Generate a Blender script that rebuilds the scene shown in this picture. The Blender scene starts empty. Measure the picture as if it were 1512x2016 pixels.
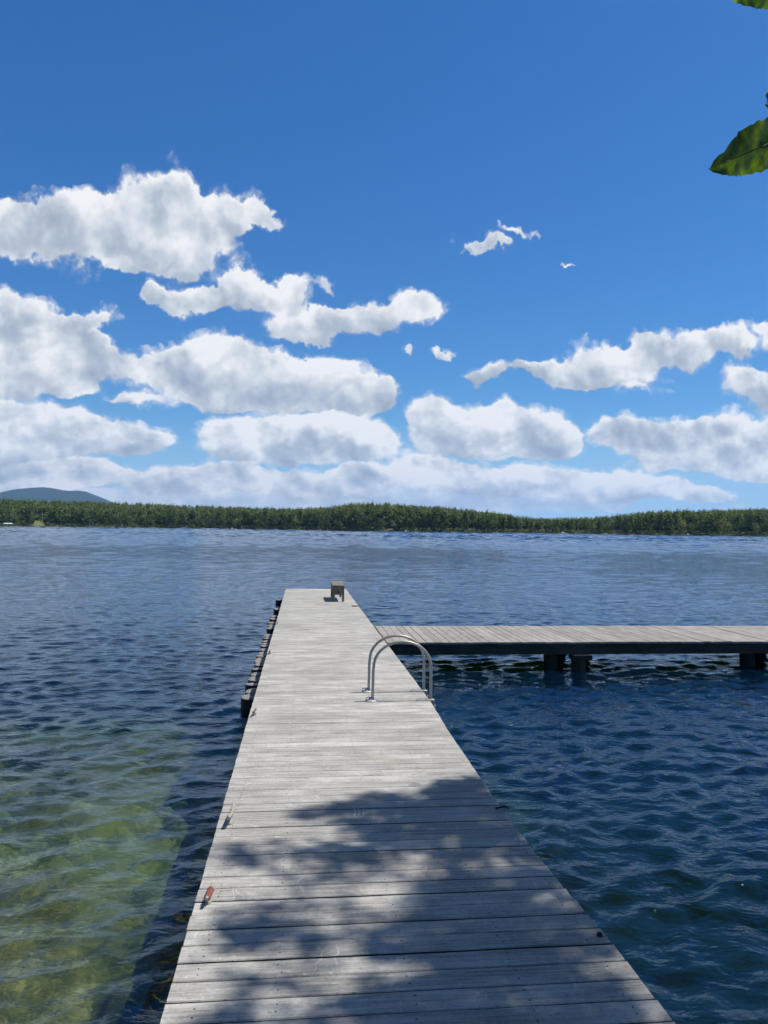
import bpy, math, random
import numpy as np
from mathutils import Vector, Matrix
random.seed(7); rng = np.random.default_rng(11)
S = bpy.context.scene
COL = S.collection
R_ = math.radians

# ------------------------------------------------------------------ camera
WZ = 0.0                        # water level
CAM = np.array([0.0, 0.0, 2.45])
FPX, PW, PH = 1514.0, 1512.0, 2016.0
yaw, pit, rol = R_(6.07), R_(1.22), R_(0.67)
_f = np.array([math.sin(yaw)*math.cos(pit), math.cos(yaw)*math.cos(pit), math.sin(pit)])
_r = np.array([math.cos(yaw), -math.sin(yaw), 0.0]); _u = np.cross(_r, _f)
_R = _r*math.cos(rol)+_u*math.sin(rol); _U = _u*math.cos(rol)-_r*math.sin(rol)
def ray(x, y): return _f+_R*(x-PW/2)/FPX-_U*(y-PH/2)/FPX
cam = bpy.data.cameras.new("camera"); camo = bpy.data.objects.new("camera", cam); COL.objects.link(camo)
camo.matrix_world = Matrix(((_R[0], _U[0], -_f[0], CAM[0]), (_R[1], _U[1], -_f[1], CAM[1]), (_R[2], _U[2], -_f[2], CAM[2]), (0, 0, 0, 1)))
cam.sensor_fit = 'VERTICAL'; cam.sensor_height = 24.0; cam.lens = 24.0*FPX/PH
cam.clip_start = 0.05; cam.clip_end = 40000
S.camera = camo

# ------------------------------------------------------------------ light
SUN_EL, SUN_FWD, SUN_STR = R_(65), R_(3), 5.0
SUNV = np.array([math.cos(SUN_EL)*math.cos(SUN_FWD), math.cos(SUN_EL)*math.sin(SUN_FWD), math.sin(SUN_EL)])
sl = bpy.data.lights.new("sun", 'SUN'); sl.energy = SUN_STR; sl.angle = R_(0.53); sl.color = (1, .96, .90)
so = bpy.data.objects.new("sun", sl); COL.objects.link(so)
so.rotation_euler = Vector((-SUNV[0], -SUNV[1], -SUNV[2])).to_track_quat('-Z', 'Y').to_euler()
S.view_settings.view_transform = 'Standard'; S.view_settings.look = 'None'
S.view_settings.exposure = 0; S.view_settings.gamma = 1
S.cycles.max_bounces = 8; S.cycles.transparent_max_bounces = 24; S.cycles.volume_bounces = 0
S.cycles.caustics_reflective = False; S.cycles.caustics_refractive = False
S.cycles.sample_clamp_indirect = 4.0
S.cycles.use_adaptive_sampling = True; S.cycles.adaptive_threshold = .018; S.cycles.adaptive_min_samples = 16

# ------------------------------------------------------------------ node helper
class NT:
    def __init__(s, tree): s.t = tree; s.n = tree.nodes; s.l = tree.links
    def new(s, typ, **kw):
        n = s.n.new(typ)
        for k, v in kw.items(): setattr(n, k, v)
        return n
    def link(s, a, b): s.l.new(a, b)
    def put(s, sock, v):
        if isinstance(v, bpy.types.NodeSocket): s.l.new(v, sock)
        elif v is not None: sock.default_value = v
    def m(s, op, a, b=None, c=None, clamp=False):
        n = s.new('ShaderNodeMath', operation=op, use_clamp=clamp)
        s.put(n.inputs[0], a); s.put(n.inputs[1], b); s.put(n.inputs[2], c)
        return n.outputs[0]
    def vm(s, op, a, b=None, out=0):
        n = s.new('ShaderNodeVectorMath', operation=op)
        s.put(n.inputs[0], a); s.put(n.inputs[1], b)
        return n.outputs[out]
    def comb(s, x, y, z):
        n = s.new('ShaderNodeCombineXYZ'); s.put(n.inputs[0], x); s.put(n.inputs[1], y); s.put(n.inputs[2], z); return n.outputs[0]
    def noise(s, vec, scale, detail=4, rough=.5, dist=0, out=0, dim='3D'):
        n = s.new('ShaderNodeTexNoise', noise_dimensions=dim); s.put(n.inputs['Vector'], vec)
        s.put(n.inputs['Scale'], scale); s.put(n.inputs['Detail'], detail); s.put(n.inputs['Roughness'], rough); s.put(n.inputs['Distortion'], dist)
        return n.outputs[out]
    def mapr(s, v, a, b, c=0.0, d=1.0, smooth=True):
        n = s.new('ShaderNodeMapRange', interpolation_type='SMOOTHSTEP' if smooth else 'LINEAR')
        s.put(n.inputs[0], v); s.put(n.inputs[1], a); s.put(n.inputs[2], b); s.put(n.inputs[3], c); s.put(n.inputs[4], d); return n.outputs[0]
    def mix(s, f, a, b, typ='MIX'):
        n = s.new('ShaderNodeMix', data_type='RGBA', blend_type=typ)
        s.put(n.inputs[0], f); s.put(n.inputs[6], a); s.put(n.inputs[7], b); return n.outputs[2]
    def ramp(s, f, stops):
        n = s.new('ShaderNodeValToRGB'); e = n.color_ramp.elements
        while len(e) < len(stops): e.new(.5)
        for el, (p, c) in zip(e, stops): el.position = p; el.color = c
        s.put(n.inputs[0], f); return n.outputs[0]
def rgb(r, g, b): return (r, g, b, 1.0)

# ------------------------------------------------------------------ world: sky and cumulus clouds, in sky directions
world = bpy.data.worlds.new("World"); S.world = world; world.use_nodes = True
wt = NT(world.node_tree); wt.n.clear()
sky = wt.new('ShaderNodeTexSky', sky_type='NISHITA'); sky.sun_disc = False
sky.sun_elevation = SUN_EL; sky.sun_rotation = R_(87); sky.air_density = 1.0; sky.dust_density = 0.35; sky.ozone_density = 3.0
hs = wt.new('ShaderNodeHueSaturation'); hs.inputs['Saturation'].default_value = 1.28
wt.link(sky.outputs[0], hs.inputs['Color']); skc = wt.mix(1.0, hs.outputs[0], rgb(.56, .84, 1.06), 'MULTIPLY')
tcz = wt.new('ShaderNodeTexCoord'); sez = wt.new('ShaderNodeSeparateXYZ'); wt.link(tcz.outputs['Generated'], sez.inputs[0])
skc = wt.mix(wt.mapr(sez.outputs[2], .59, .80, 0.0, 1.0), skc, rgb(.74, .80, .95))
bg = wt.new('ShaderNodeBackground'); bg.inputs[1].default_value = 0.115; wt.link(skc, bg.inputs[0])
tc = wt.new('ShaderNodeTexCoord'); sep = wt.new('ShaderNodeSeparateXYZ'); wt.link(tc.outputs['Generated'], sep.inputs[0])
ay = wt.m('MAXIMUM', wt.m('ABSOLUTE', sep.outputs[1]), 0.12)
PX = wt.m('DIVIDE', sep.outputs[0], ay); PZ = wt.m('DIVIDE', sep.outputs[2], ay)
def dirxz(x, y):
    d = ray(x, y); return d[0]/d[1], d[2]/d[1]
# (px, py, rx, ry_up, ry_down, weight) in the photo's pixels, turned into sky directions; four banks, the farthest first
banks = [[
 (170,938,90,36,24,1),(50,930,110,38,28,.9),(20,965,120,26,20,.8),(340,955,120,40,30,.95),(470,940,110,42,32,1),(580,955,100,32,26,.9),(660,970,120,30,26,.95),(700,935,60,30,22,.8),(850,938,120,50,36,1),(960,958,110,40,34,1),(1060,950,90,40,30,.9),(1150,968,130,36,30,1),(1230,955,110,36,30,1),(1320,972,100,28,22,.95),(1400,980,70,18,14,.9),
 ], [
 (250,980,200,22,20,.75),(90,962,90,24,20,.8),(430,972,80,24,20,.85),(560,968,70,22,18,.8),(730,975,90,26,20,.9),(900,975,100,28,22,.9),(1060,980,100,26,20,.9),(1180,985,90,22,18,.9),(520,990,200,22,20,.8),(760,992,220,22,20,.9),(1010,995,260,22,20,.9),(1500,1005,100,14,12,.5),(60,990,160,22,20,.7),(2000,960,300,40,40,1),(-500,950,300,40,40,1),(1750,985,160,26,20,.8),
], [
 (60,845,130,56,42,1),(200,855,120,46,40,1),(290,862,70,30,26,.75),(-60,840,120,70,50,1),(250,885,60,22,16,.85),(120,890,130,26,20,.8),(0,905,90,26,22,.6),
 (450,865,80,48,36,1),(560,862,110,56,44,1),(680,852,90,52,44,1),(540,895,120,28,22,.8),(640,905,110,24,20,.7),(730,885,80,36,30,.8),
 (1225,862,90,52,46,1),(1330,872,100,58,50,1),(1430,862,95,56,50,1),(1540,862,90,64,60,1),(1440,915,110,36,30,1),(1300,915,90,26,22,.8),(1500,940,80,26,20,.7),
 (1850,850,220,80,60,1),(2200,820,260,90,60,1),(-300,880,220,60,50,1),
], [
 (855,835,80,58,50,1),(975,838,100,66,56,1),(1060,862,90,62,50,1),(1000,885,150,36,26,.95),(900,885,110,34,24,.9),(1120,878,70,38,28,.85),
 (310,738,85,58,42,1),(420,715,105,62,52,1),(520,760,170,66,50,1),(640,755,120,56,52,1),(705,785,80,44,36,.95),(742,768,48,38,36,.8),(430,795,130,34,22,.85),(600,800,140,30,22,.85),(255,786,55,17,14,.65),
 (25,640,95,78,60,1),(110,680,110,84,70,1),(30,755,130,54,36,1),(180,705,75,66,56,1),(-60,690,120,100,90,1),(190,625,50,26,18,.62),(110,765,90,30,22,.8),
 (1120,742,85,32,26,1),(1215,712,105,56,42,1),(1325,700,115,58,44,1),(1430,682,95,48,38,1),(1500,638,38,28,22,.62),(1260,770,80,15,14,.5),(1560,660,80,60,50,.9),(1200,748,140,22,16,.8),
 (965,740,62,28,20,.95),(1045,730,40,22,16,.8),(1490,768,90,56,44,1),(1560,790,90,60,60,1),
 (1800,600,160,90,70,1),(2000,640,200,100,80,1),(2500,700,280,130,90,1),(-420,700,220,120,80,1),
], [
 (290,415,105,92,72,1),(180,450,130,74,62,1),(50,450,110,72,54,1),(420,438,120,80,54,1),(500,450,72,50,32,.85),(240,500,160,54,52,1),(350,500,120,44,40,.95),(-60,460,120,70,60,1),(235,540,60,26,22,.6),
 (360,592,85,46,34,1),(465,580,100,58,40,1),(550,582,62,46,34,.9),(325,592,45,28,22,.65),
 (600,640,85,42,42,1),(700,628,110,50,44,1),(812,606,78,42,30,1),(640,566,46,16,12,.55),(590,670,70,24,20,.7),
 (940,507,60,28,20,.85),(975,492,40,26,20,.75),(1022,466,46,15,12,.6),(866,687,32,13,11,.66),(802,690,24,11,9,.55),(1118,508,34,9,7,.45),
 (-250,520,160,90,70,1),(-650,620,260,120,90,1),
]]
banks = [banks[1], banks[0]]+banks[2:]
# domain warp so that outlines billow
nv = wt.comb(wt.m('MULTIPLY', PX, 1.7), wt.m('MULTIPLY', wt.m('LOGARITHM', wt.m('MAXIMUM', wt.m('ADD', PZ, .38), .02), math.e), 1.05), 0.0)
w1 = wt.noise(nv, 7.0, 5, .60, out=1, dim='2D')
w1 = wt.vm('SUBTRACT', w1, (0.5, 0.5, 0.5)); ws = wt.new('ShaderNodeSeparateXYZ'); wt.link(w1, ws.inputs[0])
warp = wt.m('MULTIPLY', wt.m('ADD', PZ, .09), .21)
WX = wt.m('MULTIPLY_ADD', ws.outputs[0], wt.m('MULTIPLY', warp, 1.2), PX); WY = wt.m('MULTIPLY_ADD', ws.outputs[1], warp, PZ)
def puff(off):                                                    # rounded billows: inverted cell distance + fractal noise
    p = wt.vm('ADD', nv, off); p = wt.vm('ADD', p, wt.vm('MULTIPLY', w1, (.05, .05, 0)))
    out = None
    for sc, a in ((12, .50), (27, .30), (60, .18)):
        vo = wt.new('ShaderNodeTexVoronoi', feature='SMOOTH_F1', voronoi_dimensions='2D'); wt.put(vo.inputs['Vector'], p); vo.inputs['Scale'].default_value = sc; vo.inputs['Smoothness'].default_value = .35
        o_ = wt.m('MULTIPLY', wt.m('SUBTRACT', .55, vo.outputs['Distance']), a*1.25)
        out = o_ if out is None else wt.m('ADD', out, o_)
    return wt.m('ADD', out, wt.m('MULTIPLY', wt.m('SUBTRACT', wt.noise(p, 26, 5, .62, dim='2D'), .5), .55))
n2 = puff((0, 0, 0)); n2b = puff((0.012, 0.022, 0.0))
n3 = wt.noise(nv, 7.5, 4, .5, dim='2D')
n3b = wt.noise(wt.vm('ADD', nv, (0.035, 0.055, 0.0)), 7.5, 4, .5, dim='2D')
rel2 = wt.m('MULTIPLY', wt.m('SUBTRACT', n2, n2b), .62)
rel3 = wt.m('MULTIPLY', wt.m('SUBTRACT', n3, n3b), 1.2)
n3c = wt.m('MULTIPLY', wt.m('SUBTRACT', n3, .5), .42)
front = wt.mapr(sep.outputs[1], -.05, .08, 0.0, .98)
lowf = wt.mapr(PZ, .0, .09, .10, 0.0)                                # air in front of the low, distant clouds
low = wt.mapr(PZ, .0, .30, 1.0, 0.0)
pale = wt.mix(wt.m('MULTIPLY', wt.mapr(sep.outputs[2], -.02, .16, 1.0, 0.0), .85), skc, rgb(3.6, 5.6, 8.2))
wt.link(pale, bg.inputs[0])
cur = bg.outputs[0]
for bi, bank in enumerate(banks):
    dens = None; hgt = None; km = (1.36, 1.32, 1.32, 1.24, 1.19)[bi]
    for (cx, cy, rx, ru, rd, w) in bank:
        X, Z = dirxz(cx, cy)
        rx, ru, rd = rx*km/FPX, ru*km*1.04/FPX, rd*km/FPX
        dx = wt.m('MULTIPLY', wt.m('SUBTRACT', WX, X), 1/rx)
        dz = wt.m('SUBTRACT', WY, Z)
        v = wt.m('ADD', wt.m('MULTIPLY', wt.m('MAXIMUM', dz, 0.0), 1/ru), wt.m('MULTIPLY', wt.m('MINIMUM', dz, 0.0), 1/rd))
        q = wt.m('SUBTRACT', 1.0, wt.m('ADD', wt.m('MULTIPLY', dx, dx), wt.m('MULTIPLY', v, v)), clamp=True)
        q2 = wt.m('MULTIPLY', wt.m('MULTIPLY', q, q), w)
        dens = q2 if dens is None else wt.m('ADD', dens, q2)
        hgt = wt.m('MULTIPLY', q2, v) if hgt is None else wt.m('MULTIPLY_ADD', q2, v, hgt)
    hloc = wt.m('DIVIDE', hgt, wt.m('MAXIMUM', dens, 0.01))           # -1 base .. 1 top of the cloud
    edge = wt.mapr(hloc, -.6, .3, .45, 1.0)
    d0 = wt.m('ADD', wt.m('SUBTRACT', dens, .20), wt.m('MULTIPLY', n2, wt.m('MULTIPLY', edge, .88)))
    d0 = wt.m('ADD', d0, n3c)
    d0 = wt.m('SUBTRACT', d0, wt.m('MULTIPLY', wt.mapr(dens, .0, .14, 1.0, 0.0), .45))
    soft = wt.m('ADD', wt.mapr(hloc, -.6, .3, .50, .19), wt.mapr(dens, .2, .65, .6, 0.0))
    alpha = wt.m('MULTIPLY', wt.mapr(wt.m('DIVIDE', d0, soft), 0.0, 1.0), front)
    thick = wt.mapr(d0, .15, 1.3, 0.0, 1.0)
    relief = wt.m('MULTIPLY', wt.m('ADD', wt.m('MULTIPLY', rel2, wt.mapr(d0, .15, .9, 1.0, .72)), rel3), (1.4, 1.35, 1.3, 1.15, 1.1)[bi])
    lum = wt.m('ADD', wt.m('MULTIPLY', hloc, (.42, .46, .50, .50, .46)[bi]), wt.m('ADD', relief, (.74, .78, .75, .72, .71)[bi]))
    lum = wt.m('SUBTRACT', lum, wt.m('MULTIPLY', thick, .20), clamp=True)
    ccol = wt.ramp(lum, [(0.0, rgb(.36, .43, .54)), (.35, rgb(.50, .565, .655)), (.64, rgb(.72, .765, .82)), (.93, rgb(.95, .96, .975))])
    ccol = wt.mix(lowf, ccol, rgb(.50, .66, .86))
    if bi == 0: ccol = wt.mix(.45, ccol, rgb(.50, .63, .82))
    if bi == 1: ccol = wt.mix(1.0, ccol, rgb(1.02, 1.0, .98), 'MULTIPLY')
    bgc = wt.new('ShaderNodeBackground'); bgc.inputs[1].default_value = 1.0; wt.link(ccol, bgc.inputs[0])
    mxs = wt.new('ShaderNodeMixShader'); wt.link(alpha, mxs.inputs[0]); wt.link(cur, mxs.inputs[1]); wt.link(bgc.outputs[0], mxs.inputs[2]); cur = mxs.outputs[0]
wo = wt.new('ShaderNodeOutputWorld'); wt.link(mxs.outputs[0], wo.inputs[0])
world.cycles.sampling_method = 'MANUAL'; world.cycles.sample_map_resolution = 512

# ------------------------------------------------------------------ object helpers
def tag(o, label=None, cat=None, group=None, kind=None):
    if label: o['label'] = label
    if cat: o['category'] = cat
    if group: o['group'] = group
    if kind: o['kind'] = kind
    return o
def empty(name, loc, rz=0, rx=0, **kw):
    o = bpy.data.objects.new(name, None); COL.objects.link(o); o.location = loc; o.rotation_euler = (rx, 0, rz); o.empty_display_size = .1
    return tag(o, **kw)
def link_mesh(name, me, mats, parent=None, **kw):
    o = bpy.data.objects.new(name, me); COL.objects.link(o)
    for m in (mats if isinstance(mats, (list, tuple)) else [mats]): me.materials.append(m)
    if parent: o.parent = parent
    return tag(o, **kw)
class MB:
    """collects quads and tubes, builds ONE mesh"""
    def __init__(s): s.v = []; s.f = []; s.mi = []; s.sm = []
    def add(s, vs, fs, mi=0, smooth=False):
        b = len(s.v); s.v += [tuple(map(float, p)) for p in vs]
        for q in fs: s.f.append(tuple(b+i for i in q)); s.mi.append(mi); s.sm.append(smooth)
    def box(s, x0, x1, y0, y1, z0, z1, mi=0, bev=0.0, jit=0.0, slope=0.0):
        if bev <= 0:
            vs = [(x0,y0,z0),(x1,y0,z0),(x1,y1,z0),(x0,y1,z0),(x0,y0,z1),(x1,y0,z1),(x1,y1,z1),(x0,y1,z1)]
            fs = [(0,3,2,1),(4,5,6,7),(0,1,5,4),(1,2,6,5),(2,3,7,6),(3,0,4,7)]
        else:
            b = bev
            rings = [(x0,x1,y0,y1,z0),(x0,x1,y0,y1,z1-b),(x0+b,x1-b,y0+b,y1-b,z1)]
            vs = []
            for (a, c, d, e, z) in rings: vs += [(a,d,z),(c,d,z),(c,e,z),(a,e,z)]
            fs = [(0,3,2,1),(8,9,10,11)]
            for k in (0, 4):
                for i in range(4): j = (i+1) % 4; fs.append((k+i, k+j, k+4+j, k+4+i))
        if slope: vs = [(x, y, z-slope*y) for x, y, z in vs]
        s.add(vs, fs, mi)
    def tube(s, pts, rad, n=12, mi=0, cap=True, smooth=True):
        pts = [np.array(p, float) for p in pts]; m = len(pts)
        rad = rad if isinstance(rad, (list, tuple)) else [rad]*m
        t0 = pts[1]-pts[0]; t0 /= np.linalg.norm(t0)
        up = np.array([0, 0, 1.]) if abs(t0[2]) < .9 else np.array([1., 0, 0])
        a = np.cross(t0, up); a /= np.linalg.norm(a); vs = []
        for i in range(m):
            t = pts[min(i+1, m-1)]-pts[max(i-1, 0)]; t /= (np.linalg.norm(t)+1e-9)
            a = a-t*(a@t); a /= np.linalg.norm(a); b = np.cross(t, a)
            for k in range(n):
                th = 2*math.pi*k/n; vs.append(pts[i]+rad[i]*(a*math.cos(th)+b*math.sin(th)))
        fs = []
        for i in range(m-1):
            for k in range(n):
                k2 = (k+1) % n; fs.append((i*n+k, i*n+k2, (i+1)*n+k2, (i+1)*n+k))
        s.add(vs, fs, mi, smooth)
        if cap:
            s.add(vs[:n], [tuple(range(n))[::-1]], mi); s.add(vs[-n:], [tuple(range(n))], mi)
    def build(s, name, mats, parent=None, **kw):
        me = bpy.data.meshes.new(name); me.from_pydata(s.v, [], s.f)
        me.polygons.foreach_set('material_index', s.mi); me.polygons.foreach_set('use_smooth', s.sm); me.update()
        return link_mesh(name, me, mats, parent, **kw)
def quad_mesh(name, V, Q, smooth=False):
    me = bpy.data.meshes.new(name); V = np.asarray(V, np.float32); Q = np.asarray(Q, np.int32)
    me.vertices.add(len(V)); me.vertices.foreach_set('co', V.ravel())
    me.loops.add(Q.size); me.loops.foreach_set('vertex_index', Q.ravel())
    me.polygons.add(len(Q)); me.polygons.foreach_set('loop_start', np.arange(0, Q.size, 4, dtype=np.int32))
    me.polygons.foreach_set('loop_total', np.full(len(Q), 4, np.int32))
    if smooth: me.polygons.foreach_set('use_smooth', np.ones(len(Q), bool))
    me.update(calc_edges=True); me.validate(); return me
def grid_quads(nr, nc):
    i = np.arange(nr-1)[:, None]*nc+np.arange(nc-1)[None, :]
    return np.stack([i, i+1, i+nc+1, i+nc], -1).reshape(-1, 4)

# ------------------------------------------------------------------ materials
def mat(name):
    m = bpy.data.materials.new(name); m.use_nodes = True; t = NT(m.node_tree); t.n.clear()
    o = t.new('ShaderNodeOutputMaterial'); return m, t, o
def principled(t, o, col, rough=.6, metal=0., spec=.5, normal=None, **kw):
    p = t.new('ShaderNodeBsdfPrincipled'); t.put(p.inputs['Base Color'], col); t.put(p.inputs['Roughness'], rough)
    t.put(p.inputs['Metallic'], metal); t.put(p.inputs['Specular IOR Level'], spec)
    if normal is not None: t.link(normal, p.inputs['Normal'])
    t.link(p.outputs[0], o.inputs[0]); return p
def bump(t, h, strength=.5, dist=.01):
    b = t.new('ShaderNodeBump'); b.inputs['Strength'].default_value = strength; b.inputs['Distance'].default_value = dist
    t.link(h, b.inputs['Height']); return b.outputs[0]
def simple(name, col, rough=.6, metal=0., var=.25, scale=12, spec=.5, bmp=.15):
    m, t, o = mat(name); tc = t.new('ShaderNodeTexCoord'); n = t.noise(tc.outputs['Object'], scale, 6, .6)
    c = t.mix(n, rgb(*[c*(1-var) for c in col]), rgb(*[min(1, c*(1+var)) for c in col]))
    principled(t, o, c, rough, metal, spec, bump(t, n, bmp, .01)); return m
def wood(name, axis, base, dark, light, warm, vary=.22, scratch=True, fine=1.0):
    """weathered boards; grain runs along axis 0 (x) or 1 (y)"""
    m, t, o = mat(name); tc = t.new('ShaderNodeTexCoord'); geo = t.new('ShaderNodeNewGeometry'); P = tc.outputs['Object']
    isl = geo.outputs['Random Per Island']
    sc = (1.2, 26, 8) if axis == 0 else (26, 1.2, 8)
    off = t.comb(t.m('MULTIPLY', isl, 31), t.m('MULTIPLY', isl, 17), 0.0)
    Pg = t.vm('ADD', t.vm('MULTIPLY', P, sc), off)
    g1 = t.noise(Pg, 2.2*fine, 8, .68, .25); g2 = t.noise(Pg, 9*fine, 4, .6)
    blot = t.noise(t.vm('ADD', P, off), 2.2, 6, .62); speck = t.noise(P, 55*fine, 5, .75); big = t.noise(P, .55, 3, .5)
    c = t.mix(t.mapr(g1, .3, .7), rgb(*dark), rgb(*base))
    c = t.mix(t.m('MULTIPLY', t.mapr(blot, .42, .72), .5), c, rgb(*light))
    c = t.mix(t.m('MULTIPLY', t.mapr(t.noise(t.vm('ADD', P, (7., 3., 1.)), 1.7, 4, .6), .52, .75), .45), c, rgb(*warm))
    c = t.mix(t.m('MULTIPLY', t.mapr(speck, .55, .75), .55), c, rgb(*[x*1.35 for x in light]))
    c = t.mix(t.m('MULTIPLY', t.mapr(speck, .46, .30), .55), c, rgb(*[x*.55 for x in dark]))
    c = t.mix(t.m('MULTIPLY', t.mapr(g2, .36, .24), .8), c, rgb(*[x*.5 for x in dark]))
    if scratch:
        for k, (ang, sc2) in enumerate(((.35, 3.5), (1.2, 5.0))):
            mp = t.new('ShaderNodeMapping'); t.link(P, mp.inputs[0]); mp.inputs['Rotation'].default_value = (0, 0, ang); mp.inputs['Scale'].default_value = (1, .28, 1)
            dn = t.vm('ADD', mp.outputs[0], t.vm('MULTIPLY', t.noise(P, 3, 3, .5, out=1), (.35, .35, 0)))
            vo = t.new('ShaderNodeTexVoronoi', feature='DISTANCE_TO_EDGE'); t.link(dn, vo.inputs['Vector']); vo.inputs['Scale'].default_value = sc2
            ln = t.m('MULTIPLY', t.mapr(vo.outputs[0], .0, .012, 1, 0), t.mapr(t.noise(P, 2.3+k, 3, .6), .55, .68))
            c = t.mix(t.m('MULTIPLY', ln, .5), c, rgb(*[x*1.3 for x in light]))
    f = t.m('MULTIPLY_ADD', isl, vary, 1-vary/2); f = t.m('MULTIPLY', f, t.mapr(big, .3, .7, .88, 1.1, False))
    c = t.vm('MULTIPLY', c, t.comb(f, f, f))
    h = t.m('ADD', t.m('MULTIPLY', g1, .5), t.m('ADD', t.m('MULTIPLY', g2, .35), t.m('MULTIPLY', speck, .3)))
    principled(t, o, c, .82, 0, .25, bump(t, h, .55, .006)); return m
M_deck = wood('weathered_boards', 0, (.475, .46, .425), (.23, .22, .20), (.64, .625, .58), (.43, .385, .33), vary=.20)
M_deck2 = wood('cross_boards', 1, (.36, .335, .305), (.22, .20, .18), (.45, .425, .385), (.34, .285, .24), scratch=False)
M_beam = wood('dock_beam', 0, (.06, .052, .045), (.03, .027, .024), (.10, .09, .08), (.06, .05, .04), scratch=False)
M_edgeshade = simple('grimy_shaded_edge', (.07, .062, .05), .95, var=.5, scale=40)  # dirty board sides, with the shade of the gaps put into their colour
M_cleatdark = simple('dull_cleat', (.15, .14, .13), .7, .2, var=.3, scale=60)
M_bench = wood('bench_wood', 1, (.22, .185, .14), (.13, .11, .085), (.30, .265, .215), (.24, .18, .12), scratch=False)
M_pile = simple('pile_side', (.03, .026, .022), .9, var=.4, scale=20)
M_piletop = simple('pile_top', (.21, .205, .205), .9, var=.5, scale=25)
M_steel = simple('ladder_aluminium', (.36, .34, .31), .45, .6, var=.12, scale=30)
M_cast = simple('cast_bracket', (.50, .49, .46), .55, .3, var=.2, scale=40)
M_cleat = simple('galvanised_cleat', (.36, .335, .28), .7, .1, var=.3, scale=60)
M_iron = simple('dark_iron', (.03, .03, .033), .6, .5)
M_nail = simple('nail_rust', (.05, .04, .035), .8)
M_red = simple('red_rope', (.34, .12, .10), .85, var=.3, scale=80)
M_white = simple('white_hull', (.80, .80, .78), .4, var=.06)
M_grey = simple('grey_canvas', (.42, .45, .48), .8, var=.1)
M_debris = simple('dry_needles', (.16, .10, .055), .9, var=.5, scale=60)
M_chalk = simple('chalk', (.72, .71, .69), .95, var=.1)
M_bark = simple('tree_bark', (.12, .095, .075), .95, var=.45, scale=14, bmp=.8)

def foliage(name, cols, scale, trans=.3, rnd=True):
    m, t, o = mat(name); geo = t.new('ShaderNodeNewGeometry')
    n = t.noise(geo.outputs['Position'], scale, 3, .6)
    if rnd:
        oi = t.new('ShaderNodeObjectInfo'); n = t.m('ADD', t.m('MULTIPLY', n, .75), t.m('MULTIPLY', t.m('SUBTRACT', oi.outputs['Random'], .5), .22), clamp=True)
        n = t.m('ADD', n, .12)
    n = t.m('ADD', n, t.m('MULTIPLY', t.m('SUBTRACT', geo.outputs['Random Per Island'], .5), .25), clamp=True)
    c = t.ramp(n, [(.36, rgb(*cols[0])), (.5, rgb(*cols[1])), (.66, rgb(*cols[2]))])
    d = t.new('ShaderNodeBsdfDiffuse'); t.link(c, d.inputs[0]); tr = t.new('ShaderNodeBsdfTranslucent'); t.link(c, tr.inputs[0])
    mx = t.new('ShaderNodeMixShader'); mx.inputs[0].default_value = trans; t.link(d.outputs[0], mx.inputs[1]); t.link(tr.outputs[0], mx.inputs[2])
    t.link(mx.outputs[0], o.inputs[0]); return m
M_pine = foliage('pine_foliage', [(.048, .085, .030), (.110, .165, .050), (.21, .25, .085)], .14)
M_decid = foliage('broadleaf_foliage', [(.09, .14, .045), (.17, .225, .075), (.28, .32, .14)], .15)
M_canopy = foliage('canopy_leaf', [(.03, .06, .016), (.05, .09, .022), (.075, .12, .03)], 2.0, .2)
M_fartrunk = simple('far_trunk', (.10, .09, .085), .9)

# ------------------------------------------------------------------ lake
def fan(r, th, ox, oy):
    RR, TT = np.meshgrid(r, th, indexing='ij'); return ox+RR*np.sin(TT), oy+RR*np.cos(TT), RR
rs = [5.0]
while rs[-1] < 1500: rs.append(rs[-1]+max(.028, rs[-1]*.0043))
rs = np.array(rs); ths = np.linspace(R_(-60), R_(66), 1000)
X, Y, RR = fan(rs, ths, 0.0, -6.0)
dr = np.gradient(rs)[:, None]; dl = np.maximum(dr, RR*(ths[1]-ths[0]))
wr = np.random.default_rng(5)
N0, N1_ = 150, 64
lam = np.concatenate([np.exp(wr.uniform(math.log(.10), math.log(3.2), N0)), np.exp(wr.uniform(math.log(3.0), math.log(42), N1_))])
NW = len(lam); ang = R_(-66)+wr.normal(0, 1, NW)*np.where(lam < .5, R_(50), R_(30)); ang[N0:] = R_(-85)+wr.normal(0, R_(35), N1_)
slope = .036*np.exp(-((np.log(lam)-math.log(.28))/.72)**2)+.004
slope[N0:] = .064; slope[:N0] = np.where(lam[:N0] > 1.2, slope[:N0]*1.0, slope[:N0])
k = 2*math.pi/lam; amp = slope/k; ph = wr.uniform(0, 6.283, NW)
Zw = np.zeros_like(X); DX = np.zeros_like(X); DY = np.zeros_like(X)
gust = .85+.22*np.sin(X*.013+1.3+.9*np.sin(Y*.021))*np.sin(Y*.031+.5)+.12*np.sin(X*.11+Y*.05)
rowmax = dl[:, 0]
for i in range(NW):
    nr = int(np.searchsorted(rowmax, lam[i]/2.6))
    if nr < 2: continue
    fx, fy = math.cos(ang[i]), math.sin(ang[i])
    wgt = np.clip((lam[i]/dl[:nr]-2.6)/1.6, 0, 1)*amp[i]
    if i >= N0: wgt = wgt*np.clip((8-lam[i]/dl[:nr])/3, 0, 1)
    p = k[i]*(fx*X[:nr]+fy*Y[:nr])+ph[i]+.6*np.sin(X[:nr]*.23*fy+Y[:nr]*.31*fx+i)
    Zw[:nr] += wgt*np.sin(p); c = .75*wgt*np.cos(p); DX[:nr] += fx*c; DY[:nr] += fy*c
Zw *= gust
V = np.stack([X+DX, Y+DY, Zw+WZ], -1).reshape(-1, 3)
water_me = quad_mesh('lake_water', V, grid_quads(*X.shape), True)
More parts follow.
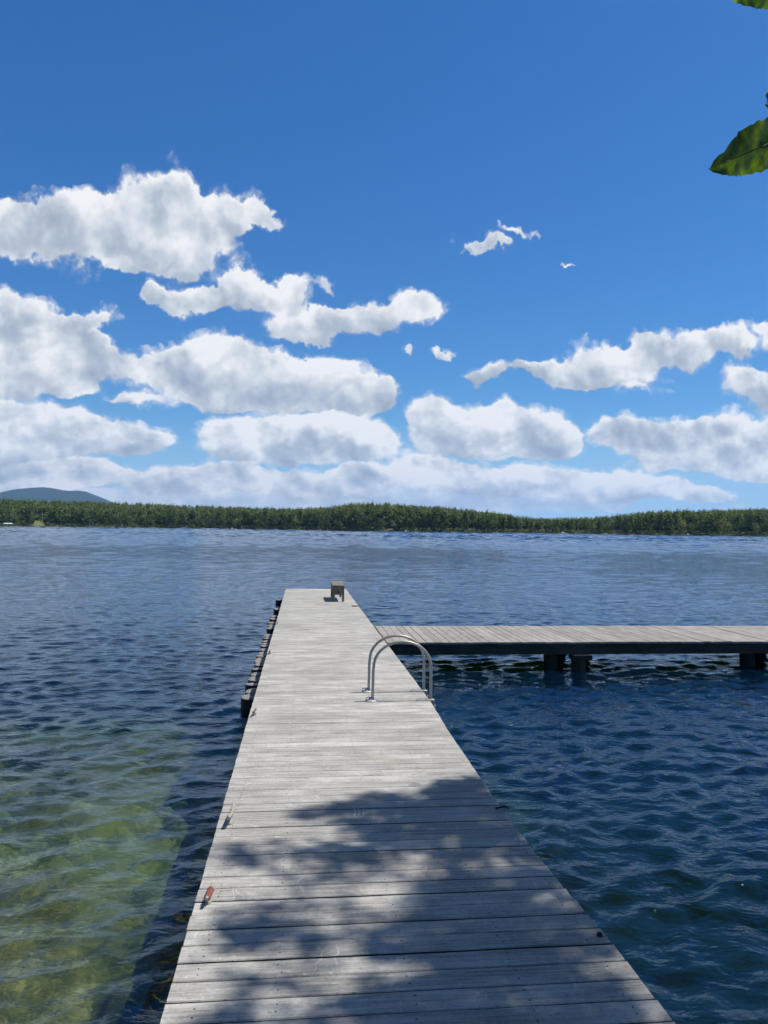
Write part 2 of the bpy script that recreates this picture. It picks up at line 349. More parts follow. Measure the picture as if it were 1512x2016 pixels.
m, t, o = mat('lake_water')
tcn = t.new('ShaderNodeTexCoord'); P = tcn.outputs['Object']
cd = t.new('ShaderNodeNewGeometry')
mp = t.new('ShaderNodeMapping'); t.link(P, mp.inputs[0]); mp.inputs['Rotation'].default_value = (0, 0, R_(20)); mp.inputs['Scale'].default_value = (.62, 1.0, 1)
na = t.noise(mp.outputs[0], 5.5, 3, .55, .4); nb = t.noise(mp.outputs[0], 1.3, 3, .6, .3); nc = t.noise(mp.outputs[0], .35, 2, .5)
gm = t.mapr(t.noise(t.vm('MULTIPLY', P, (.6, 1., 1.)), .012, 3, .6), .3, .7, .55, 1.15, False)
hgt_w = t.m('MULTIPLY', t.m('ADD', t.m('ADD', t.m('MULTIPLY', na, .033), t.m('ADD', t.m('MULTIPLY', t.noise(mp.outputs[0], 15, 2, .5, .3), .009), t.m('MULTIPLY', t.noise(mp.outputs[0], 33, 2, .5, .3), .0028))), t.m('ADD', t.m('MULTIPLY', nb, .045), t.m('MULTIPLY', nc, .05))), gm)
bp = t.new('ShaderNodeBump'); bp.inputs['Strength'].default_value = 1.0; bp.inputs['Distance'].default_value = 1.0; t.link(hgt_w, bp.inputs['Height'])
fr = t.new('ShaderNodeFresnel'); fr.inputs[0].default_value = 1.333; t.link(bp.outputs[0], fr.inputs[1])
gl = t.new('ShaderNodeBsdfGlossy'); gl.inputs['Roughness'].default_value = .04; gl.inputs[0].default_value = rgb(.72, .84, .97); t.link(bp.outputs[0], gl.inputs['Normal'])
trn = t.new('ShaderNodeBsdfTransparent'); trn.inputs[0].default_value = rgb(.97, .97, .97)
rf = t.new('ShaderNodeBsdfRefraction'); rf.inputs['IOR'].default_value = 1.333; rf.inputs['Roughness'].default_value = 0.0; t.link(bp.outputs[0], rf.inputs['Normal'])
bd = t.new('ShaderNodeMixShader'); bd.inputs[0].default_value = .5; t.link(trn.outputs[0], bd.inputs[1]); t.link(rf.outputs[0], bd.inputs[2])
df = t.new('ShaderNodeBsdfDiffuse'); df.inputs[0].default_value = rgb(.012, .085, .24)
bd2 = t.new('ShaderNodeMixShader'); bd2.inputs[0].default_value = .075; t.link(bd.outputs[0], bd2.inputs[1]); t.link(df.outputs[0], bd2.inputs[2])
ms = t.new('ShaderNodeMixShader'); t.link(fr.outputs[0], ms.inputs[0]); t.link(bd2.outputs[0], ms.inputs[1]); t.link(gl.outputs[0], ms.inputs[2])
t.link(ms.outputs[0], o.inputs[0])
va = t.new('ShaderNodeVolumeAbsorption'); va.inputs[0].default_value = rgb(.58, .89, .66); va.inputs['Density'].default_value = .36; t.link(va.outputs[0], o.inputs['Volume'])
link_mesh('lake_water', water_me, m, kind='structure')

# lakebed: stony shelf by the dock that drops away
r2 = np.concatenate([np.arange(0.5, 22, .07), 22*np.exp(np.linspace(.01, math.log(90), 120))]); t2 = np.linspace(R_(-75), R_(75), 420)
X, Y, RR = fan(r2, t2, 0.0, -1.5)
def vnoise(x, y, seed, s):
    g = np.random.default_rng(seed).random((64, 64)); x = x/s; y = y/s
    xi = np.floor(x).astype(int); yi = np.floor(y).astype(int); fx = x-xi; fy = y-yi; fx = fx*fx*(3-2*fx); fy = fy*fy*(3-2*fy)
    a = g[xi % 64, yi % 64]; b = g[(xi+1) % 64, yi % 64]; c = g[xi % 64, (yi+1) % 64]; d = g[(xi+1) % 64, (yi+1) % 64]
    return a*(1-fx)*(1-fy)+b*fx*(1-fy)+c*(1-fx)*fy+d*fx*fy
dist = np.maximum(Y, -1)
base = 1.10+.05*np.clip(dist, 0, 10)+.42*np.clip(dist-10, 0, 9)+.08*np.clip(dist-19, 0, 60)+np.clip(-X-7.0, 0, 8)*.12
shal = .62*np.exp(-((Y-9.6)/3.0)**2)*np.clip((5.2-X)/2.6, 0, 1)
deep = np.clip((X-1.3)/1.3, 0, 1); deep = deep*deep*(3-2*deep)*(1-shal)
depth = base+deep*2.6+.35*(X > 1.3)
rock = np.clip(vnoise(X, Y, 1, .62)-.5, 0, 1)*.75+np.clip(vnoise(X, Y, 2, .30)-.45, 0, 1)*.45+vnoise(X, Y, 3, 2.1)*.35+vnoise(X, Y, 4, .17)*.07
rock = rock*np.clip(1.5-RR/20, .3, 1)
Zb = np.minimum(-depth+rock, -.3); Zb = np.where(Y < -.3, Zb+(-.3-Y)*1.2, Zb)
m, t, o = mat('lakebed'); tcn = t.new('ShaderNodeTexCoord'); P = tcn.outputs['Object']
n1 = t.noise(P, 2.3, 5, .6, .7); n2_ = t.noise(P, 8, 5, .65, .6); n3_ = t.noise(P, .45, 3, .5)
c = t.ramp(n1, [(.30, rgb(.05, .05, .02)), (.43, rgb(.17, .16, .05)), (.54, rgb(.46, .40, .14)), (.68, rgb(.80, .70, .34))])
c = t.mix(t.mapr(n2_, .42, .60, .75, 0), c, rgb(.06, .065, .03))
c = t.mix(t.mapr(n3_, .46, .60, 0, .65), c, rgb(.42, .40, .19))
sb = t.new('ShaderNodeSeparateXYZ'); t.link(P, sb.inputs[0]); c = t.mix(t.mapr(sb.outputs[2], -1.9, -2.9, 0, .95), c, rgb(.012, .014, .010))  # darker with depth: light falloff put into the silty bed colour
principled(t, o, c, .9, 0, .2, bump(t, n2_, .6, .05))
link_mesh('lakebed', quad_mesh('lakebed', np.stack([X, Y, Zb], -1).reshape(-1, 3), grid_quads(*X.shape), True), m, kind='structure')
# ground the photographer's end of the dock lands on (behind the camera)
M_ground = simple('forest_floor', (.13, .10, .065), .95, var=.5, scale=3)
gx = np.linspace(-60, 60, 120); gy = np.linspace(-60, -.6, 60); GX, GY = np.meshgrid(gx, gy, indexing='ij')
GZ = np.clip((-GY-2.2)*.35, -1.6, .55)+vnoise(GX+90, GY+90, 9, 1.7)*.12+np.clip(-GY-6, 0, 60)*.05
link_mesh('shore_ground', quad_mesh('shore_ground', np.stack([GX, GY, GZ], -1).reshape(-1, 3), grid_quads(*GX.shape)[:, ::-1], True), M_ground, kind='structure')

# ------------------------------------------------------------------ docks
SLP, Z0 = 0.0071, 0.60
def dz(y): return Z0-SLP*y                 # deck surface height
DX0, DX1, DY1 = -.505, 1.445, 25.62
EDX = [0, 2.8, 3.2, 3.4, 3.7, 4.26, 4.7, 5.15, 5.6, 6.3, 7.07, 7.6, 8.4, 10, 13, 20, 26]; EDY = [1.43, 1.437, 1.434, 1.424, 1.408, 1.383, 1.374, 1.368, 1.378, 1.385, 1.395, 1.415, 1.442, 1.447, 1.447, 1.46, 1.48]
dock = empty('dock', (0, 0, Z0), label='long pale grey weathered plank dock running straight out into the lake from the foreground', cat='dock')
b = MB(); nails = MB(); y = -3.52+.015; i = 0; seams = []
while y < DY1-.05:
    w = .1385+random.uniform(-.003, .003) if i else .13; g = .0100+random.uniform(-.002, .0035)
    xe = float(np.interp(y, EDX, EDY))
    x0 = DX0+random.uniform(-.0025, .0025); x1 = xe+random.uniform(-.003, .003)
    h = random.uniform(-.0018, .0018); sk = random.uniform(-.003, .003); nseg = 14 if y < 9 else 3
    y1 = y+w-g; vs = []; fs = []; bow = random.uniform(-.003, .003); bv = .004
    rag = [random.uniform(-.0016, .0016) for _ in range(nseg+1)]; rag2 = [random.uniform(-.0016, .0016) for _ in range(nseg+1)]
    for s_ in range(nseg+1):
        u = s_/nseg; x = x0+(x1-x0)*u; dyy = sk*u+bow*4*u*(1-u); ya = y+dyy+rag[s_]; yb = y1+dyy+rag2[s_]
        vs += [(x, ya, -.038-SLP*y), (x, ya, h-bv-SLP*y), (x, ya+bv, h-SLP*y), (x, yb-bv, h-SLP*y), (x, yb, h-bv-SLP*y), (x, yb, -.038-SLP*y)]
    for s_ in range(nseg):
        for q in range(6): q2 = (q+1) % 6; fs.append((s_*6+q, s_*6+6+q, s_*6+6+q2, s_*6+q2))
    fs.append(tuple(range(6))); fs.append(tuple(range(nseg*6, nseg*6+6))[::-1])
    b.add(vs, fs)
    for k_ in range(nseg):
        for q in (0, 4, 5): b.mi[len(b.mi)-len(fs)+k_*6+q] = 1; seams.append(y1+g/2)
    for bx in (-.40, -.07, .47, .93, 1.33):
        for q in (.28, .72):
            if y > 14 or random.random() < .18: continue
            nx = bx+random.uniform(-.012, .012); ny = y+(w-g)*q+random.uniform(-.01, .01); rr = .0042*random.uniform(.8, 1.2)
            nails.add([(nx+rr*math.cos(a*1.047), ny+rr*math.sin(a*1.047), h+.0012-SLP*ny) for a in range(6)]+[(nx+rr*math.cos(a*1.047), ny+rr*math.sin(a*1.047), h-.004-SLP*ny) for a in range(6)],
                      [(0, 1, 2, 3, 4, 5)]+[(6+a, 6+(a+1) % 6, (a+1) % 6, a) for a in range(6)])
    y += w; i += 1
b.build('deck', [M_deck, M_edgeshade], dock)
nails.build('nail_heads', M_nail, dock, kind='stuff')
for x0, x1 in ((DX0+.03, DX0+.08), (.45, .50), (1.31, 1.36)):
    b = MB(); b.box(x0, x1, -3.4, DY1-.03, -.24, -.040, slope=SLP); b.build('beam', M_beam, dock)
for py in (-2.6, .2, 3.4, 6.6, 9.8, 12.2, 16.4, 19.6, 22.8, 25.2):
    b = MB(); b.box(DX0+.02, 1.37, py-.06, py+.06, -.40-SLP*py, -.243-SLP*py); b.build('cross_beam', M_beam, dock)
    for px_ in (DX0+.2, 1.2):
        b = MB(); b.tube([(px_, py, -4.2), (px_, py, -.402-SLP*py)], .10, 12); b.build('post', M_pile, dock)
# short split seam boards near the end of the dock
# cross dock
CY0, CY1, CX0, CX1 = 13.12, 15.36, 1.475, 16.0
zc = dz(14.2)
cd_ = empty('dock', (CX0, CY0, zc), label='brownish side dock on dark posts branching off to the right of the long dock', cat='dock')
b = MB(); x = 0.0
while x < CX1-CX0:
    w = .1385+random.uniform(-.002, .002); g = .006+random.uniform(-.001, .003); h = random.uniform(-.003, .003); e0 = random.uniform(-.008, .008); e1 = random.uniform(-.008, .008)
    ya = -.006*x+e0; yb = CY1-CY0-.012*x+e1
    b.box(x, x+w-g, ya, yb, -.036+h, h, bev=.003); x += w
b.build('deck', M_deck2, cd_)
for yy in (.03, 1.1, 2.13):
    b = MB(); b.box(.02, CX1-CX0, yy-.0, yy+.06, -.225, -.040)
    for vi in range(len(b.v)): b.v[vi] = (b.v[vi][0], b.v[vi][1]-.006*b.v[vi][0]+.01, b.v[vi][2])
    b.build('beam', M_beam, cd_)
for (px_, py_, cap) in ((2.98, .30, 0), (3.40, .06, 1), (6.74, .40, 0), (3.72, 2.0, 0), (4.19, 1.95, 0), (7.95, 1.95, 0), (11.3, .1, 1), (13.2, 1.9, 0)):
    b = MB(); py_ -= .006*px_
    if cap: b.box(px_-.13, px_+.21, py_-.12, py_+.14, -.32, -.228)
    b.tube([(px_+.02, py_, -3.8-zc), (px_, py_, -.322 if cap else -.228)], [.145, .13], 14); b.build('post', M_pile, cd_)

# sawn-off piles down the left side
pile_y = [10.45,10.75,11.04,11.38,11.68,11.99,12.26,12.68,13.10,13.40,13.68,13.90,14.28,14.56,14.82,15.10,15.38,15.83,16.16,16.50,16.82,17.95,18.30,18.85,19.40,20.05,22.0,24.5]
pl = ['nearest and tallest', 'second from the near end', 'third from the near end', 'fourth from the near end', 'fifth from the near end', 'sixth from the near end', 'seventh from the near end', 'eighth from the near end']
for i, py in enumerate(pile_y):
    rr = .125+random.uniform(-.01, .012); ex = {12: .03, 13: .03, 14: .02, 15: .01}.get(i, 0)
    b = MB(); n = 20; px_ = -.775+rr+random.uniform(-.015, .015)
    top = (.15 if i else .165)+random.uniform(-.02, .02); tx, ty = random.uniform(-.10, .10), random.uniform(-.06, .12)
    rag = [1+random.uniform(-.05, .05) for _ in range(n)]
    vs = []
    for (zz, f_) in ((-3.0, 1.05), (-.1, 1.0), (None, 1.0), (None, .93)):
        for k_ in range(n):
            a = 2*math.pi*k_/n; cx_, cy_ = rr*f_*rag[k_]*math.cos(a), rr*f_*rag[k_]*math.sin(a)
            z_ = zz if zz is not None else top+tx*cx_+ty*cy_-(0.008 if f_ == 1.0 else 0)
            vs.append((cx_, cy_, z_))
    fs = [(q*n+k_, q*n+(k_+1) % n, (q+1)*n+(k_+1) % n, (q+1)*n+k_) for q in range(2) for k_ in range(n)]
    b.add(vs, fs, 0, True); b.add(vs[2*n:], [(k_, (k_+1) % n, n+(k_+1) % n, n+k_) for k_ in range(n)]+[tuple(range(n, 2*n))], 1)
    if i < 8: lab = 'sawn-off dark wooden pile beside the dock, '+pl[i]+' of the row'
    elif i == 26: lab = 'lone dark pile beside the dock, second from its far end'
    elif i == 27: lab = 'lone dark pile beside the dock, farthest of all'
    elif i == 20: lab = 'pile at the far end of the longest run of piles, black side showing'
    else: lab = 'grey-topped sawn-off wooden pile packed among others along the left side of the dock' if i < 20 else 'small grey-topped pile in the short run past the gap in the piles'
    ob = b.build('piling', [M_pile, M_piletop], label=lab, cat='piling', group='sawn-off piles along the left side of the dock')
    ob.location = (px_, py, 0)

# bench at the end of the dock, seen end-on
by = 20.83; bench = empty('bench', (1.005, by, dz(by)), label='small weathered wooden bench near the far end of the long dock', cat='bench')
bl = 1.45
b = MB(); b.box(-.165, .165, -.04, bl+.04, .405, .447, bev=.006); b.build('seat', M_bench, bench)
for yy in (.0, bl-.06):
    for sx in (-1, 1):
        b = MB(); b.box(*(sorted((sx*.155, sx*.095))), yy, yy+.06, 0, .404); b.build('leg', M_bench, bench)
    b = MB()   # end panel with a hole in it
    z0, z1, zh0, zh1 = .185, .404, .235, .285
    b.box(-.094, -.02, yy+.012, yy+.045, z0, z1); b.box(.02, .094, yy+.012, yy+.045, z0, z1)
    b.box(-.02, .02, yy+.012, yy+.045, zh1 if yy == 0 else z0, z1)
    if yy == 0: b.box(-.02, .02, yy+.012, yy+.045, z0, zh0)
    if yy == 0: b.box(-.06, .06, .046, .058, .20, .32, mi=1)  # dark plate added behind the hole so that it looks shaded
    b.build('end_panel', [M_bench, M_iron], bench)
for sx in (-1, 1):
    b = MB(); b.box(*(sorted((sx*.150, sx*.118))), .062, bl-.062, .30, .403); b.build('rail', M_bench, bench)

# swim ladder
lad = empty('swim_ladder', (0.80, 8.75, dz(8.75)), label='metal swim ladder with two arched handrails on the right edge of the dock', cat='ladder')
for k_, yy in enumerate((-.25, .25)):
    zz = -SLP*yy; b = MB(); pts = [(0.0, yy, zz+.012), (.003, yy, .20+zz), (.006, yy, .35+zz)]
    Rr, Hh = .322, .66
    for a in range(0, 19):
        th = math.pi*(1-a/18); pts.append((.33+Rr*math.cos(th)*1.0, yy, .36+zz+.295*math.sin(th)**.92 if 0 < a < 18 else .36+zz))
    pts += [(.652, yy, .1+zz), (.652, yy, -.4+zz), (.652, yy, -1.4)]
    b.tube(pts, .0155, 14); b.build('handrail', M_steel, lad)
    b = MB(); n = 20; vs = []
    for (rr, z_) in ((.062, .001), (.062, .010), (.05, .017), (.026, .02), (.025, .045), (.0, .045)):
        for q in range(n): a = 2*math.pi*q/n; vs.append((-.012+rr*1.15*math.cos(a), yy+rr*.9*math.sin(a), zz+z_))
    b.add(vs, [(r_*n+q, r_*n+(q+1) % n, (r_+1)*n+(q+1) % n, (r_+1)*n+q) for r_ in range(5) for q in range(n)], 0, True)
    b.tube([(-.075, yy-.02, zz+.012), (-.07, yy-.02, zz+.045), (-.03, yy-.02, zz+.052)], .006, 8); b.build('deck_flange', M_cast, lad)
    b = MB(); b.box(.50, .685, yy-.028, yy+.028, zz+.001, zz+.016, bev=.003); b.box(.674, .692, yy-.03, yy+.03, zz-.11, zz+.012)
    b.tube([(.692, yy, zz-.06), (.705, yy, zz-.06)], .012, 8)
    for q in (.53, .60): b.tube([(q, yy, zz+.012), (q, yy, zz+.022)], .009, 6)
    b.build('edge_bracket', M_cast, lad)
for zt in (-.45, -.75, -1.05):
    b = MB(); b.box(.62, .70, -.23, .23, zt, zt+.03, bev=.006); b.build('tread', M_steel, lad)

# cleats
def cleat(x, y, L, label, mat_, rz=0., red=False):
    e = empty('cleat', (x, y, dz(y)+.002), rz, label=label, cat='cleat', group='mooring cleats on the left edge of the dock')
    b = MB(); s_ = L/.22
    n = 14; vs = []
    for (rx, ry, z_) in ((.023, .058, 0), (.023, .058, .010), (.014, .036, .018), (.011, .022, .034), (.013, .03, .044)):
        for q in range(n): a = 2*math.pi*q/n; vs.append((rx*math.cos(a)*s_, ry*math.sin(a)*s_, z_*s_))
    b.add(vs, [(r_*n+q, r_*n+(q+1) % n, (r_+1)*n+(q+1) % n, (r_+1)*n+q) for r_ in range(4) for q in range(n)], 0, True)
    b.build('base', mat_, e)
    b = MB(); pts = []; rad = []
    for q in range(11): u = q/10*2-1; pts.append((0, u*L/2, (.047+.012*u*u)*s_)); rad.append((.0135-.0035*u*u)*s_)
    b.tube(pts, rad, 12); b.tube([(0, 0.013*s_, .060*s_), (0, .013*s_, .0612*s_)], .0045*s_, 8, 1); b.tube([(0, -.03*s_, .059*s_), (0, -.03*s_, .0625*s_)], .0045*s_, 8, 1)
    h = b.build('horn', [mat_, M_iron], e)
    if red:
        b = MB(); pts = []
        for q in range(90): u = q/89; a = u*7*2*math.pi; pts.append((.0175*s_*math.cos(a), -.055+.10*u, (.047+.0175*math.sin(a))*s_))
        b.tube(pts, .0055*s_, 6); b.build('rope_wrap', M_red, h)
cleat(-.425, 5.03, .25, 'large pale metal cleat on the left edge of the dock, in full sun', M_cleat, R_(-4))
cleat(-.437, 3.97, .17, 'small cleat wrapped in faded red rope on the left dock edge', M_cleat, R_(-5), True)
cleat(-.455, 7.93, .17, 'small dark cleat on the dock edge just nearer than the first pile', M_cleatdark, R_(-8))
cleat(-.465, 11.9, .18, 'small dark cleat on the dock edge beside the long run of piles', M_cleatdark, R_(-6))
cleat(-.465, 15.8, .18, 'tiny cleat on the dock edge where the long run of piles ends', M_cleat, R_(-6))
cleat(-.46, 24.9, .2, 'tiny pale cleat at the far left corner of the dock end', M_cleat, 0)
# hook ring, hinge strap, bolt on the right edge
b = MB(); b.tube([(-.05, .0, .006)]+[(.018+.022*math.sin(a), -.022+.022*math.cos(a)+.012, .012) for a in np.linspace(0, 2.6, 9)], .0065, 8)
ob = b.build('hook', M_iron, label='small dark iron hook curling out from the right edge of the dock', cat='hook'); ob.location = (1.372, 5.11, dz(5.11)+.004)
b = MB(); b.box(-.05, .12, -.02, .02, 0, .012, bev=.003); b.box(-.01, .03, -.119, -.021, 0, .009); b.tube([(-.04, -.13, .008), (.09, -.13, .008)], .009, 8); b.tube([(.01, -.13, .006), (.01, .0, .006)], .006, 6)
ob = b.build('hinge_plate', M_iron, label='dark metal strap hinge on the right edge of the dock short of the bench', cat='hinge'); ob.location = (1.33, 19.6, dz(19.6)+.004)
b = MB(); b.tube([(0, 0, 0), (0, 0, .012)], .014, 6); b.tube([(0, 0, .011), (0, 0, .016)], .009, 6)
ob = b.build('bolt_head', M_iron, label='dark round bolt head on the shaded right edge of the dock', cat='bolt'); ob.location = (1.395, 3.47, dz(3.47)+.002)
# chalk scribble, needles caught in the seams
b = MB()
for q in range(3):
    pts = [(.365+q*.028+.012*math.sin(u*2.2), 5.06+u*.13, .0) for u in np.linspace(0, 1, 7)]
    for a_, c_ in zip(pts[:-1], pts[1:]): b.add([(a_[0]-.002, a_[1], dz(a_[1])+.0042), (a_[0]+.002, a_[1], dz(a_[1])+.0042), (c_[0]+.002, c_[1], dz(c_[1])+.0042), (c_[0]-.002, c_[1], dz(c_[1])+.0042)], [(0, 1, 2, 3)])
ob = b.build('chalk_marks', M_chalk, dock); ob.location = (0, 0, -Z0)
b = MB()
near = [s_ for s_ in seams if 2.3 < s_ < 9]
for q in range(1500):
    sy = random.choice(near[:16] if random.random() < .7 else near); c0 = (hash(round(sy, 3)) % 97)/97
    xx = DX0+1.9*c0+random.gauss(0, .22) if random.random() < .75 else random.uniform(DX0, 1.4)
    if not DX0+.02 < xx < 1.36: continue
    a = random.gauss(0, .35); L = random.uniform(.006, .02); yy = sy+random.gauss(0, .0028); z_ = -SLP*yy-random.uniform(-.0005, .004)
    dx_, dy_ = math.cos(a)*L/2, math.sin(a)*L/2*.4; w = .0011
    b.add([(xx-dx_, yy-dy_-w, z_), (xx+dx_, yy+dy_-w, z_+.001), (xx+dx_, yy+dy_+w, z_+.001), (xx-dx_, yy-dy_+w, z_), (xx, yy, z_+.0022)], [(0, 1, 4), (1, 2, 4), (2, 3, 4), (3, 0, 4)])
ob = b.build('pine_needles', M_debris, kind='stuff', label='dry brown needles and dirt caught in the seams between the deck boards', cat='plant debris'); ob.location = (0, 0, Z0)

# ------------------------------------------------------------------ the tree over the dock
tree = empty('overhanging_tree', (3.4, -3.6, .5), label='leafy shore tree whose twig tips hang into the upper right corner', cat='tree')
def T(p): return (p[0]-3.4, p[1]+3.6, p[2]-.5)
b = MB()
trk = [(3.4, -3.6, .1), (3.35, -3.5, 2.), (3.5, -3.3, 4.2), (3.8, -2.9, 6.5), (4.0, -2.5, 9.0)]
b.tube([T(p) for p in trk], [.26, .20, .17, .13, .07], 14)
b.build('trunk', M_bark, tree)
blobs = [(915,1550,50,14),(902,1556,60,18),(749,1578,60,16),(850,1572,50,12),(644,1603,40,14),(858,1598,95,18),(967,1578,50,20),(705,1625,55,14),(902,1629,80,18),(980,1625,60,20),
 (803,1613,90,20),(763,1650,75,22),(657,1668,65,14),(650,1722,50,14),(478,1682,55,13),(948,1640,60,16),(882,1672,60,14),(1014,1653,50,16),(1047,1682,45,14),(700,1690,40,12),
 (961,1745,70,20),(1060,1732,60,24),(928,1785,90,20),(1060,1785,80,24),(829,1828,80,18),(960,1828,90,20),(1100,1825,80,20),(531,1805,60,16),(485,1842,70,24),(600,1850,40,12),
 (895,1865,100,24),(1027,1865,100,24),(1160,1848,60,20),(1060,1905,110,26),(895,1911,100,24),(961,1955,110,28),(829,1970,80,24),(763,1992,90,22),(1060,1990,90,24),(1239,1884,40,16),(1150,1960,30,14),(560,1770,30,8),
 (700,2060,200,40),(1000,2070,200,50),(1250,2080,120,40),(600,1990,30,8),(860,1735,30,8),(1110,1905,60,20),(1190,1990,40,12)]
def deckpt(x, y):
    d = ray(x, y); tt = (Z0-CAM[2])/(d[2]+SLP*d[1]); return CAM+tt*d
leafV = []; 
def leafquad(c, s, rg):
    n = rg.normal(size=3); n[2] += 1.3; n /= np.linalg.norm(n); a = np.cross(n, rg.normal(size=3)); a /= np.linalg.norm(a); bb = np.cross(n, a)
    return [c-a*s-bb*s*.1, c-bb*s*.55, c+a*s, c+bb*s*.55]
centers = []
for (bx, by_, brx, bry) in blobs:
    P0 = deckpt(bx, by_); P1 = deckpt(bx+brx, by_); P2 = deckpt(bx, by_-bry); P3 = deckpt(bx, by_+bry)
    ax = abs(P1[0]-P0[0]); ayy = abs(P2[1]-P3[1])/2
    H = rng.uniform(8.2, 12.0); area = math.pi*ax*ayy; nlf = int(area*2100); nsp = max(5, int(area*75))
    for q_ in range(nsp):                                 # sprigs
        ox_, oy_ = rng.normal(0, .60, 2); sg = rng.uniform(.05, .11); hq = H+rng.normal(0, .5)
        for j in range(max(2, nlf//nsp)):
            q = P0+np.array([ax*ox_+rng.normal(0, sg), ayy*oy_+rng.normal(0, sg), 0])
            leafV += leafquad(q+SUNV*((hq+rng.normal(0, .12))/SUNV[2]), rng.uniform(.042, .06), rng)
    centers.append(P0+SUNV*(H/SUNV[2]))
for j in range(260):                                      # loose sprigs, light dapple over the near boards
    q0 = np.array([rng.uniform(-.35, 1.6), rng.uniform(2.4, 5.2), .58])
    if q0[1] > 3.0+1.6*(q0[0]+.5): continue
    hq = rng.uniform(7.5, 12.5); sg = rng.uniform(.04, .10)
    for _ in range(rng.integers(8, 26)):
        leafV += leafquad(q0+np.array([rng.normal(0, sg), rng.normal(0, sg), 0])+SUNV*((hq+rng.normal(0, .1))/SUNV[2]), rng.uniform(.035, .055), rng)
# unseen leaf clusters right of the dock and behind, added to block sky light
for j in range(620):
    x = rng.uniform(-4.5, 12.5); y = rng.uniform(-7, 8.5) if j % 2 else rng.uniform(-7, 2.6); z = rng.uniform(6.0, 12.5)
    rad = rng.uniform(.4, .85)
    if (z-2.45-rad)/max(y+rad, .1) < .80 and (x-rad)/max(y+rad, .1) < .76: continue
    gx_ = x-(z-Z0)*SUNV[0]/SUNV[2]; gy_ = y-(z-Z0)*SUNV[1]/SUNV[2]
    if -2.4-rad < gx_ < 1.6+rad and gy_ > 2.3-rad: continue
    if gx_ < -.4 and gy_ > 1.2-rad: continue
    if gx_ > 1.4 and gy_ > 5.2-.25*gx_+rng.uniform(0, 1.6): continue
    if x < 1.5 and y > 1.5: continue
    lw = np.array([x-.62, y-1.02, z-2.95]); lw = lw-SUNV*(lw@SUNV)
    if np.linalg.norm(lw) < rad+.45: continue
    centers.append(np.array([x, y, z]))
    for _ in range(int(150*rad)):
        v_ = rng.normal(size=3); v_ *= rad*rng.uniform(.3, 1)**.5/np.linalg.norm(v_); v_[2] *= .6
        leafV += leafquad(np.array([x, y, z])+v_, rng.uniform(.07, .11), rng)
LV = np.array(leafV)-np.array([3.4, -3.6, .5]); Q = np.arange(len(LV)).reshape(-1, 4)
link_mesh('crown', quad_mesh('crown', LV, Q), M_canopy, tree)
b = MB(); hubs = [np.array(p) for p in ((4.0, -2.5, 9.0), (3.8, -2.9, 6.5), (3.6, -3.2, 5.0))]
lims = [[(3.8, -2.9, 6.5), (4.2, -.8, 7.8), (4.3, 1.5, 8.4), (4.6, 4.2, 8.6)], [(4.0, -2.5, 9.0), (5.5, -1.0, 9.4), (7.2, 1.2, 9.8)], [(3.8, -2.9, 6.5), (3.0, -1.5, 7.7), (2.8, .6, 8.8)], [(4.0, -2.5, 9.0), (2.8, -3.5, 10.2), (1.6, -5., 10.6)]]
hub = []
for l in lims:
    l = [np.array(p) for p in l]; b.tube([T(p) for p in l], [.085, .06, .045, .02][:len(l)], 8)
    for a_, c_ in zip(l[:-1], l[1:]):
        for u in np.linspace(.2, 1, 5): hub.append(a_+(c_-a_)*u)
for c in centers[::5]:
    h = min(hub, key=lambda q: np.linalg.norm(q-c)); mid = (h+c)/2+np.array([0, 0, .12]); b.tube([T(h), T(mid), T(c)], [.012, .008, .004], 5, cap=False)
b.build('limbs', M_bark, tree)
# low twig with the near leaves
m, t, o = mat('near_leaf'); tcn = t.new('ShaderNodeTexCoord'); P = tcn.outputs['Object']
n_ = t.noise(P, 28, 4, .6, .5); vo = t.new('ShaderNodeTexVoronoi', feature='DISTANCE_TO_EDGE'); t.link(P, vo.inputs['Vector']); vo.inputs['Scale'].default_value = 150
c = t.ramp(n_, [(.38, rgb(.03, .06, .010)), (.52, rgb(.09, .14, .018)), (.68, rgb(.26, .28, .035))])
p_ = t.new('ShaderNodeBsdfPrincipled'); t.link(c, p_.inputs['Base Color']); p_.inputs['Roughness'].default_value = .5; t.link(bump(t, vo.outputs[0], .4, .002), p_.inputs['Normal'])
tr = t.new('ShaderNodeBsdfTranslucent'); t.link(t.mix(1.0, c, rgb(1.3, 1.5, .5), 'MULTIPLY'), tr.inputs[0])
mx = t.new('ShaderNodeMixShader'); mx.inputs[0].default_value = .55; t.link(p_.outputs[0], mx.inputs[1]); t.link(tr.outputs[0], mx.inputs[2]); t.link(mx.outputs[0], o.inputs[0])
M_near = m
